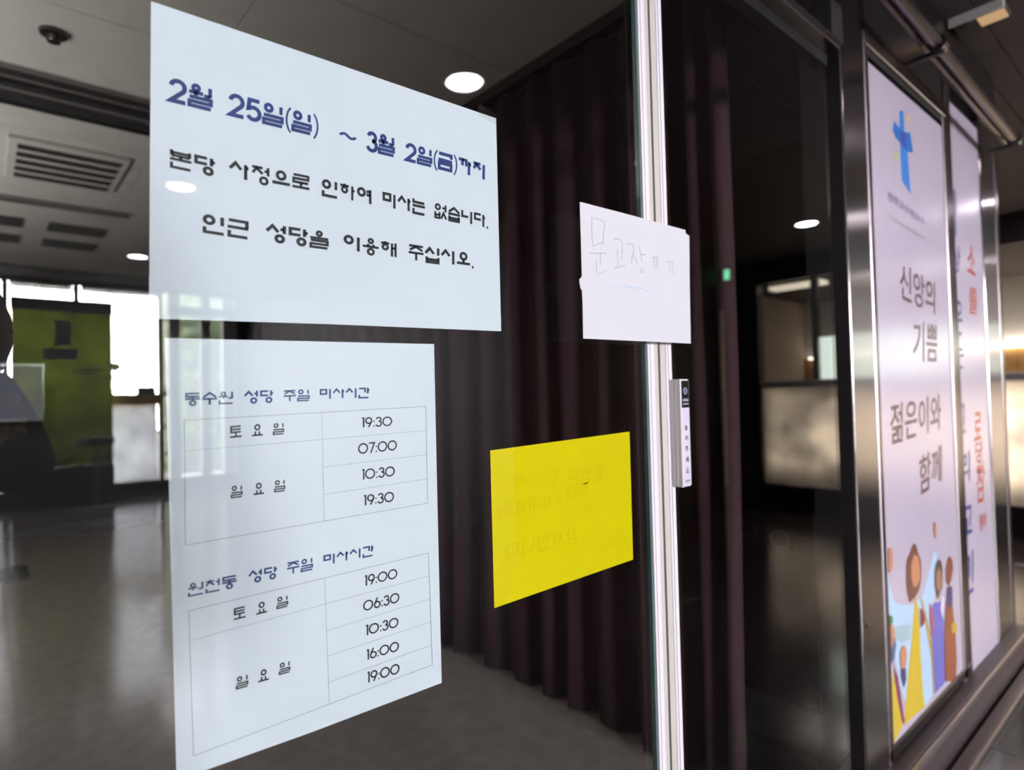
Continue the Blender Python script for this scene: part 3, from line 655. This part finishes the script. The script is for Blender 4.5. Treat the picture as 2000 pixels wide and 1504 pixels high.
# push button unit
pb = empty('push_button_unit', 'slim silver push button unit with a black top label, on the right door stile', 'door button', loc=(.905, -.03, 1.02))
def pbo(name, bm, m): o = obj(name, bm, m, pb); o.matrix_parent_inverse = pb.matrix_world.inverted() if False else Matrix.Translation((-.905, .03, -1.02)); return o
pbo('housing', bevel(box((.8935, -.0395, 1.0205), (.9205, -.0198, 1.2065)), .0012, 2), 'alu')
pbo('edge_strip', bevel(box((.8925, -.0415, 1.0200), (.8962, -.0385, 1.2070)), .001, 2), 'white')
pbo('side_rib', box((.8925, -.033, 1.0205), (.8936, -.030, 1.2065)), 'alu_b'); pbo('side_rib', box((.8925, -.0265, 1.0205), (.8936, -.0245, 1.2065)), 'alu_b')
pbo('label_plate', box((.8966, -.0405, 1.0225), (.9200, -.0394, 1.2050)), 'wht')
pbo('black_label', box((.8980, -.0410, 1.1570), (.9190, -.0404, 1.2040)), 'blackgl')
bm = bmesh.new(); ring(bm, .9085, 1.186, .0050, .0022, lambda p: (p[0], -.0413, p[1])); pbo('ring_logo', bm, 'text_g')
bm = bmesh.new(); ring(bm, .9085, 1.186, .0012, .0026, lambda p: (p[0], -.0413, p[1]), 12); pbo('logo_centre', bm, 'a_b')
bm = bmesh.new()
for z, ww in ((1.168, .0045), (1.1622, .0025)): bm.faces.new([bm.verts.new(p) for p in ((.9005, -.0413, z), (.9165, -.0413, z), (.9165, -.0413, z+ww), (.9005, -.0413, z+ww))])
for k in range(4): bm.faces.new([bm.verts.new(p) for p in ((.9005, -.0408, 1.151-k*.0045), (.9170, -.0408, 1.151-k*.0045), (.9170, -.0408, 1.1514-k*.0045), (.9005, -.0408, 1.1514-k*.0045))])
pbo('small_print', bm, 'text_g')
sn = []
for k, ch in enumerate('눌러주세요'): sn.append((ch, .9045, 1.118-k*.0185, .0085, 0, 0, .0095, 0))
sn.append(('AUTO', .9015, 1.0285, .0140, 0, 0, .0035, 0))
pb.location = (.9225, -.021, 1.02)
font_words('printed_text', sn, -.0409, 'ink', pb, bold=.02, pinv=Matrix.Translation((-.905, .03, -1.02)))
# ================================================================ BANNERS
b1 = tag(obj('banner', box((1.929, -.0030, .187), (2.620, .004, 2.120)), 'vinyl'), 'wide lilac banner with blue cross emblem and painted crowd, beside the steel column', 'banner')
b1b = tag(obj('banner', box((2.735, -.0030, .082), (3.118, .004, 2.245)), 'vinyl'), 'narrow lilac banner with blue and red lettering, at the far end of the wall', 'banner')
mp = {'b': 'a_b', 'c': 'a_c', 'n': 'a_n', 'y': 'a_y', 'g': 'a_g'}
for i, (k, pts) in enumerate(LOGO): obj('emblem_piece', slab_poly(pts, -.0034-.0001*i, .0001), mp[k], b1)
def clampx(p): return (min(max(p[0], 1.931), 2.618), max(p[1], .19))
for i, (k, pts) in enumerate(ART): obj('painted_shape', slab_poly([clampx(p) for p in pts], -.0034-.00012*i, .0001), k, b1)
font_words('printed_text', BW[:4], -.0036, 'text_b', b1, bold=.012, label='maroon slogan word')
font_words('printed_text', BW[4:5], -.0036, 'text_n', b1, bold=.01, label='parish name under the emblem'); font_words('printed_text', BW[5:], -.0036, 'text_g', b1)
font_words('printed_text', BW2, -.0036, 'text_n', b1b, bold=.015, label='blue letter'); font_words('printed_text', BW3, -.0036, 'text_r', b1b, bold=.015, label='red letter')
# rail over the banners
rl = empty('shutter_rail', 'grey metal rail on brackets running along the fascia above the banners', 'rail')
obj('rail_tube', tube([(1.4, -.12, 2.215), (3.17, -.12, 2.165)], .016), 'steel_d', rl)
obj('rail_tube', tube([(1.4, -.085, 2.225), (3.17, -.085, 2.175)], .009), 'steel_d', rl)
for x in (2.15, 3.14):
    z = 2.215-(x-1.4)/1.77*.05
    obj('rail_bracket', bevel(box((x-.008, -.135, z-.028), (x+.008, -.03, z-.014)), .002, 1), 'black', rl)
    obj('bracket_clamp', lathe([(.024, -.02), (.024, .02)], 14, (0, 0, 0)), 'steel_d', rl).matrix_world = Matrix.Translation((x, -.12, z)) @ Matrix.Rotation(R(90), 4, 'Y')
# ceiling box near banner wall
eb = empty('emergency_light', 'small white emergency light box with an amber lamp on the ceiling by the banner wall', 'ceiling light')
obj('housing', bevel(box((2.688, -.182, H-.034), (2.702, -.018, H-.0005)), .003), 'white', eb)
obj('back_plate', bevel(box((2.702, -.180, H-.014), (2.815, -.020, H-.0005)), .003), 'ceil', eb)
obj('lamp_face', bevel(box((2.712, -.175, H-.022), (2.805, -.095, H-.0145)), .003), 'amberlamp', eb)
obj('lens_eye', lathe([(.018, H-.0145), (.014, H-.024), (.002, H-.026)], 16, (2.755, -.055, 0)), 'black', eb)
# ================================================================ CEILING LIGHTS
def downlight(x, y, label, z=H):
    t = empty('ceiling_downlight', label, 'downlight', 'round recessed downlights', loc=(x, y, z))
    obj('trim_ring', lathe([(.076, -.001), (.079, -.006), (.095, -.005), (.098, -.0005)], 32), 'white', t)
    obj('diffuser', lathe([(.074, -.0030), (.02, -.0042)], 32), 'lamp', t); return t
downlight(1.56, -1.428, 'round white downlight reflected beside the landscape notice top edge, largest one')
downlight(.93, -3.50, 'round white downlight whose reflection lies over the landscape notice')
downlight(1.06, -5.66, 'round white downlight reflected at left edge of the landscape notice')
downlight(5.04, -1.531, 'round white downlight reflected in the glass left of the black gap')
downlight(2.93, -1.50, 'round white downlight of the corridor, before the banner wall')
downlight(4.7, .75, 'added round white downlight, out of view, past the end of the banner wall')  # added lamp, out of view, for the half wall front
downlight(5.6, -.4, 'added round white downlight, out of view, before the half wall')  # second unseen lamp added to brighten the half wall
downlight(8.0, -1.5, 'round white downlight inside the lit end room, left one')
downlight(8.0, .4, 'round white downlight inside the lit end room, right one')
downlight(-.9, -2.3, 'round white downlight on the hall ceiling left of the photographer')
es = empty('exit_sign', 'small glowing green exit sign high on the back wall by the corner', 'sign')
obj('sign_box', bevel(box((6.03, -2.84, 2.385), (6.085, -2.775, 2.505)), .004), 'white', es); obj('sign_face', box((6.022, -2.836, 2.392), (6.0295, -2.780, 2.498)), 'exitg', es)
obj('cable', tube([(6.05,-2.81,2.505),(6.05,-2.81,2.53)], .006), 'steel_d', es)
# lobby ceiling fittings
sd = empty('air_diffuser', 'long slotted air diffuser running across the dark lobby ceiling', 'vent')
for y, m in ((2.40, 'frame'), (2.455, 'black'), (2.52, 'steel_d'), (2.575, 'black'), (2.64, 'frame'), (2.70, 'black'), (2.755, 'steel_d')):
    obj('diffuser_rail', box((-1.6, y, H-(.02 if m != 'black' else .006)), (1.62, y+(.014 if m != 'black' else .045), H-.0005)), m, sd)
vt = empty('air_vent', 'square louvred air vent on the dark lobby ceiling', 'vent')
obj('vent_frame', bevel(box((.10, 3.18, H-.02), (.62, 3.84, H-.0005)), .006), 'ceil2', vt)
for k in range(5): obj('louvre', box((.14, 3.24+k*.12, H-.03), (.58, 3.29+k*.12, H-.0205)), 'cab' if k % 2 else 'steel_d', vt)
ll = empty('ceiling_track', 'thin bright metal track on the lobby ceiling behind the vent', 'track'); obj('track_bar', box((-1.6, 4.28, H-.03), (.78, 4.33, H-.0005)), 'frame', ll)
for x, y, wh in ((.05, 4.95, 'front left'), (.55, 4.95, 'front right'), (.05, 5.5, 'rear left'), (.55, 5.5, 'rear right')):
    v = empty('ceiling_grille', 'small dark lobby ceiling grille, '+wh+' one of four behind the metal track', 'vent', 'four small rear ceiling grilles', loc=(x, y, H)); obj('grille_plate', bevel(box((-.18, -.13, -.012), (.18, .13, -.0005)), .004), 'cab', v)
sp = empty('sprinkler', 'small round sprinkler cap on the lobby ceiling, upper left', 'sprinkler', loc=(.2, 2.05, H))
obj('cap', lathe([(.045, -.0005), (.042, -.012), (.02, -.016), (.012, -.03), (.022, -.034), (.02, -.037)], 20), 'steel_d', sp)
# ================================================================ LOBBY
peaks = [.335, .41, .52, .655, .82, 1.0, 1.14, 1.32, 1.5, 1.71, 1.86, 2.04, 2.2, 2.41, 2.6, 2.75, 2.96, 3.12, 3.33, 3.5, 3.7, 3.86, 4.05, 4.25]
def curtain(y0, y1, label):
    bm = bmesh.new(); rows = []
    for k in range(9):
        z = .015+(H-.06-.015)*k/8; row = []; n = int((y1-y0)/.0125)
        for i in range(n+1):
            y = y0+(y1-y0)*i/n; a = max([p for p in peaks if p <= y] or [peaks[0]-.16]); b = min([p for p in peaks if p > y] or [peaks[-1]+.2])
            t = (y-a)/(b-a); amp = .050+.020*math.sin(a*37); dx = amp*math.cos(2*math.pi*t)*(1-.25*k/8)+.006*math.sin(y*60+z*3)*(1-k/9)
            row.append(bm.verts.new((1.70-dx, y+.012*math.sin(z*2.3+a*9)*(1-k/8), z)))
        rows.append(row)
    for r0, r1 in zip(rows, rows[1:]):
        for i in range(len(r0)-1): bm.faces.new((r0[i], r0[i+1], r1[i+1], r1[i]))
    c = obj('curtain', bm, 'curtain', smooth=True); md = c.modifiers.new('cloth_thickness', 'SOLIDIFY'); md.thickness = .003
    return tag(c, label, 'curtain', 'pleated maroon lobby curtains')
curtain(.30, 1.60, 'maroon pleated floor-length curtain nearest the glass door'); curtain(1.615, 4.3, 'maroon pleated floor-length curtain deeper in the dark lobby')
ct = empty('curtain_rail', 'dark ceiling rail carrying the maroon curtains', 'rail'); obj('rail_channel', box((1.675, .20, H-.045), (1.725, 4.4, H-.0005)), 'steel_d', ct)
ul = empty('added_uplighter', 'added long uplighter, out of view, on the left wall of the dark lobby', 'wall light'); obj('added_trough', bevel(box((-1.69, .65, .92), (-1.15, 4.95, 1.04)), .01), 'steel_d', ul)  # trough added under the lobby fill light
kb = empty('low_cabinet', 'low dark cabinet with steel corner post and pale kick band, behind the black gap', 'cabinet')
obj('cabinet_body', box((2.022, .222, .01), (2.50, .54, .775)), 'cab', kb)
obj('corner_post', bevel(box((2.008, .206, 0), (2.032, .232, .79)), .004, 2), 'frame', kb)
obj('kick_band', box((2.032, .212, .012), (2.50, .2215, .155)), 'pale', kb); obj('kick_band', box((2.012, .232, .012), (2.0215, .54, .155)), 'pale', kb)
for y, z in ((.455, .70), (.345, .69)):
    obj('dial_plate', bevel(box((2.014, y-.04, z-.045), (2.0215, y+.04, z+.045)), .002, 1), 'cab', kb)
    t_ = bmesh.new(); stroke(t_, [(y+.03*math.cos(a*math.pi/8), z+.03*math.sin(a*math.pi/8)) for a in range(16)], .005, lambda p: (2.0135, p[0], p[1]), True); obj('dial_ring', t_, 'steel_d', kb)
tv = empty('television', 'dark grey flat television on a floor stand, in the lobby at the left edge', 'television', loc=(.05, 5.0, 0))
def tvo(n, b, m): return obj(n, b, m, tv)
tvo('screen_frame', bevel(box((-.52, .0, 1.10), (.30, .04, 1.52)), .006), 'blackgl'); tvo('screen', box((-.505, -.004, 1.115), (.288, -.0005, 1.505)), 'screen')  # screen glow stands in for a reflection on a switched-off set
tvo('stand_pole', tube([(-.11, .06, .03), (-.11, .06, 1.3)], .025), 'steel_d'); tvo('stand_base', bevel(box((-.4, -.12, .0), (.2, .26, .03)), .008), 'blackgl')
tvo('screen_glint_disc', lathe([(.012, 0), (.008, .01)], 10), 'frame').location = (.2, -.012, 1.12)  # disc added to imitate a lamp's glint on the screen
# ================================================================ THINGS IN THE HALL (seen in the glass)
gb = empty('display_board', 'large dark green display board with a purple-black header before the windows', 'display board', loc=(.79, -8.85, 0))
obj('green_panel', box((-.52, -.02, .47), (.50, .02, 2.40)), 'green', gb); obj('header', box((-.53, -.03, 2.405), (.51, .03, 2.56)), 'darkhead', gb)
obj('base_panel', box((-.53, -.03, .0), (.51, .03, .465)), 'cab', gb)
bm = bmesh.new(); box((-.10, .021, 1.98), (.06, .024, 2.30), bm); box((-.22, .021, 1.80), (.13, .024, 1.95), bm); obj('poster', bm, 'blueprint', gb)
for z in (1.71, 1.64): tag(obj('paper_strip', box((.10, .021, z-.02), (.50, .024, z+.025)), 'frost', gb))
st = empty('bar_stool', 'black round-seated stool on a single leg in front of the green board', 'stool', loc=(1.02, -8.1, 0))
obj('seat', lathe([(.02, .74), (.17, .75), (.19, .79), (.18, .84), (.05, .86)], 20), 'black', st); obj('leg', tube([(0, 0, .02), (0, 0, .75)], .022), 'steel_d', st); obj('foot_plate', lathe([(.20, 0), (.19, .02), (.03, .035)], 20), 'black', st)
gl = empty('table_lamp', 'white globe lamp on a thin black tripod, on the wooden window ledge', 'lamp', loc=(1.36, -9.13, 1.37))
obj('globe', lathe([(.01, .31), (.055, .325), (.075, .37), (.055, .415), (.01, .43)], 18), 'globe', gl, smooth=True)
for k in range(3):
    a = k*2.1+.4; obj('leg', tube([(0, 0, .31), (.11*math.cos(a), .06*math.sin(a), .0)], .007), 'black', gl)
tag(obj('storage_box', bevel(box((1.62, -9.2+.02, 1.371), (1.84, -9.11, 1.47)), .004), 'navybox'), 'small grey-blue box on the right end of the wooden window ledge', 'box')
# hedge and trees outside
random.seed(3); bm = box((2.75, -13.6, -.1), (9, -13.0, 3.6))
for i in range(5200):
    c = Vector((random.uniform(2.7, 8), random.uniform(-13.0, -12.4), random.uniform(0, 3.9)*random.random()**.2)); s = random.uniform(.05, .11)
    u = Vector((random.gauss(0, 1), random.gauss(0, 1), random.gauss(0, 1))).normalized(); v = u.orthogonal().normalized()
    bm.faces.new([bm.verts.new(c+u*s), bm.verts.new(c+v*s*.5), bm.verts.new(c-u*s), bm.verts.new(c-v*s*.5)])
hg = tag(obj('hedge', bm, 'leaf'), 'tall green hedge outside beyond the window posts', 'hedge', kind='stuff')
# ================================================================ PHOTOGRAPHER (reflected at the left edge)
def skin_mesh(name, V, E, m, parent, sub=2, root=0):
    me = bpy.data.meshes.new(name); me.from_pydata([v[:3] for v in V], E, []); me.update()
    o = obj(name, me, m, parent, True)
    sk_ = o.modifiers.new('skin', 'SKIN'); sk_.use_smooth_shade = True
    for i, v in enumerate(V):
        d = me.skin_vertices[0].data[i]; rr = v[3] if isinstance(v[3], tuple) else (v[3], v[3]); d.radius = rr; d.use_root = (i == root)
    ss = o.modifiers.new('sub', 'SUBSURF'); ss.levels = sub; ss.render_levels = sub
    return o
D2 = Vector((math.cos(YAW), math.sin(YAW), 0)); S2 = Vector((math.sin(YAW), -math.cos(YAW), 0))
pr = empty('person', 'person in dark coat holding a black camera at eye level, reflected at the left edge', 'person', loc=(0, 0, 0))
O = Vector((CAM.x, CAM.y, 0))
def W(f, s, z): p = O+D2*(f-.01)+S2*(s+.115)+Vector((.02, 0, 0)); return (p.x, p.y, z)
V = [(*W(-.42, -.05, .80), .15), (*W(-.37, -.06, .95), .145), (*W(-.32, -.08, 1.08), .14), (*W(-.27, -.07, 1.175), .08), (*W(-.225, -.055, 1.215), .055),
 (.015, -.88, 1.185, .082), (.060, -.83, 1.055, .058), (.02, -.755, 1.125, .038),
 (*W(-.27, -.24, 1.14), .075), (*W(-.17, -.27, .94), .052), (*W(-.095, -.225, 1.07), .036),
 (*W(-.42, .06, .72), .105), (*W(-.34, .10, .42), .07), (*W(-.42, .11, .10), .048), (*W(-.41, .115, .05), .05), (*W(-.28, .14, .035), .042),
 (*W(-.42, -.16, .72), .105), (*W(-.36, -.20, .42), .07), (*W(-.45, -.21, .10), .048), (*W(-.44, -.21, .05), .05), (*W(-.31, -.24, .035), .042)]
E_ = [(0,1),(1,2),(2,3),(3,4),(2,5),(5,6),(6,7),(2,8),(8,9),(9,10),(0,11),(11,12),(12,13),(13,14),(14,15),(0,16),(16,17),(17,18),(18,19),(19,20)]
body = skin_mesh('body', V, E_, 'coat', pr)
TV_ = [(*W(-.42, -.05, .83), .152)]+[(*v[:3], v[3]+.008) for v in (V[11:14]+V[16:19])]
skin_mesh('trousers', TV_, [(0, 1), (1, 2), (2, 3), (0, 4), (4, 5), (5, 6)], 'trouser', pr)
for a, t in ((V[14], V[15]), (V[19], V[20])):
    a, t = Vector(a[:3]), Vector(t[:3]); d = (t-a); d.z = 0; d.normalize(); a.z = t.z = .045
    obj('shoe', tube([a-d*.085, a-d*.06, a, t, t+d*.05, t+d*.075], [.02, .043, .05, .048, .038, .014], 12), 'shoe', pr, True)
hc = Vector(W(-.155, -.055, 1.315))
bm = bmesh.new(); bmesh.ops.create_uvsphere(bm, u_segments=24, v_segments=18, radius=1)
for v in bm.verts:
    x, y, z = v.co; wd = .075*(1-.18*max(0, -z)); f = .092*(1+.05*z); q = D2*(y*f+(.006 if y > .5 else 0))+S2*(x*wd)+Vector((0, 0, z*.115)); v.co = hc+q
hd_ = obj('head', bm, 'skin', pr, True)
nose = hc+D2*.092+Vector((0, 0, -.012)); obj('nose', tube([nose+Vector((0, 0, .028)), nose+D2*.012, nose+D2*.014-Vector((0, 0, .014)), nose-Vector((0, 0, .02))], [.006, .010, .013, .006], 8), 'skin', pr, True)
for s in (-1, 1):
    e = hc+D2*.080+S2*(.030*s)+Vector((0, 0, .008)); b_ = bmesh.new(); bmesh.ops.create_uvsphere(b_, u_segments=10, v_segments=8, radius=.011, matrix=Matrix.Translation(e)); obj('eye', b_, 'globe', hd_, True)
    e2 = e+D2*.008; b_ = bmesh.new(); bmesh.ops.create_uvsphere(b_, u_segments=8, v_segments=6, radius=.0055, matrix=Matrix.Translation(e2)); obj('iris', b_, 'hair', hd_, True)
    a = hc+S2*(.074*s)-D2*.008; obj('ear', tube([a+Vector((0, 0, .028)), a+S2*.010*s-D2*.008+Vector((0, 0, .012)), a+S2*.008*s-Vector((0, 0, .014)), a-Vector((0, 0, .03))], [.006, .013, .011, .005], 8), 'skin', hd_, True)
mo = hc+D2*.086-Vector((0, 0, .058)); obj('mouth', tube([mo-S2*.022, mo+D2*.006, mo+S2*.022], [.003, .007, .003], 8), 'mar', hd_, True)
bm = bmesh.new(); bmesh.ops.create_uvsphere(bm, u_segments=26, v_segments=20, radius=1)
for v in bm.verts:
    x, y, z = v.co; v.co = hc+D2*(y*.102-.012)+S2*(x*.086)+Vector((0, 0, z*.125+.008))
bmesh.ops.delete(bm, geom=[v for v in bm.verts if (v.co-hc).dot(D2) > .045 and v.co.z < hc.z+.062 or v.co.z < hc.z-.085], context='VERTS')
obj('hair', bm, 'hair', pr, True)
# camera held up (its lens front sits just behind the viewpoint)
cm = empty('camera_body', 'black digital camera held up to the eye by the person in the dark coat', 'camera')
Mc = Matrix.Translation(CAM) @ Matrix((S2, Vector((0, 0, 1)), -D2)).transposed().to_4x4()
def cmo(n, b, m, sm=False): o = obj(n, b, m, cm, sm); o.matrix_world = Mc; return o
cmo('shell', bevel(box((-.068, -.048, .075), (.068, .036, .115)), .008, 3), 'lens'); cmo('prism_hump', bevel(box((-.026, .030, .070), (.026, .060, .112)), .008, 3), 'lens')
cmo('grip', bevel(box((.045, -.046, .055), (.074, .030, .112)), .008, 3), 'black')
cmo('lens_barrel', lathe([(.030, .022), (.037, .024), (.037, .045), (.033, .047), (.033, .078)], 28), 'lens', True)
cmo('front_glass', lathe([(.028, .023), (.01, .0225)], 24), 'blackgl')
def hand(side, wrist, palm_c, fdir, curl, up):
    """palm and five bent fingers of different lengths as one skinned surface"""
    wrist = Vector(wrist); palm_c = Vector(palm_c); f = fdir.normalized(); c = curl.normalized(); a = up.normalized()
    V = [(*wrist, .021), (*(palm_c-f*.02), .020), (*(palm_c+f*.015), .019)]; E = [(0, 1), (1, 2)]
    for k, (off, ln) in enumerate(((.030, .066), (.010, .075), (-.010, .070), (-.029, .055))):
        b = palm_c+f*.035+a*off; i = len(V)
        V += [(*b, .0100), (*(b+f*ln*.42+c*ln*.10), .0088), (*(b+f*ln*.62+c*ln*.38), .0080), (*(b+f*ln*.60+c*ln*.66), .0070)]; E += [(2, i), (i, i+1), (i+1, i+2), (i+2, i+3)]
    b = palm_c-f*.01+a*.035; i = len(V); V += [(*b, .0115), (*(b+f*.022+c*.022+a*.012), .0100), (*(b+f*.036+c*.045), .0085)]; E += [(1, i), (i, i+1), (i+1, i+2)]
    return skin_mesh('hand', V, E, 'skin', pr, 1)
hand(1, W(-.140, -.02, 1.105), W(-.095, -.027, 1.150), Vector((0, 0, .35))+D2*.9, -S2, Vector((0, 0, 1))-D2*.3)
hand(-1, W(-.090, -.22, 1.075), W(-.062, -.16, 1.118), S2*.9+D2*.3, Vector((0, 0, 1)), D2)
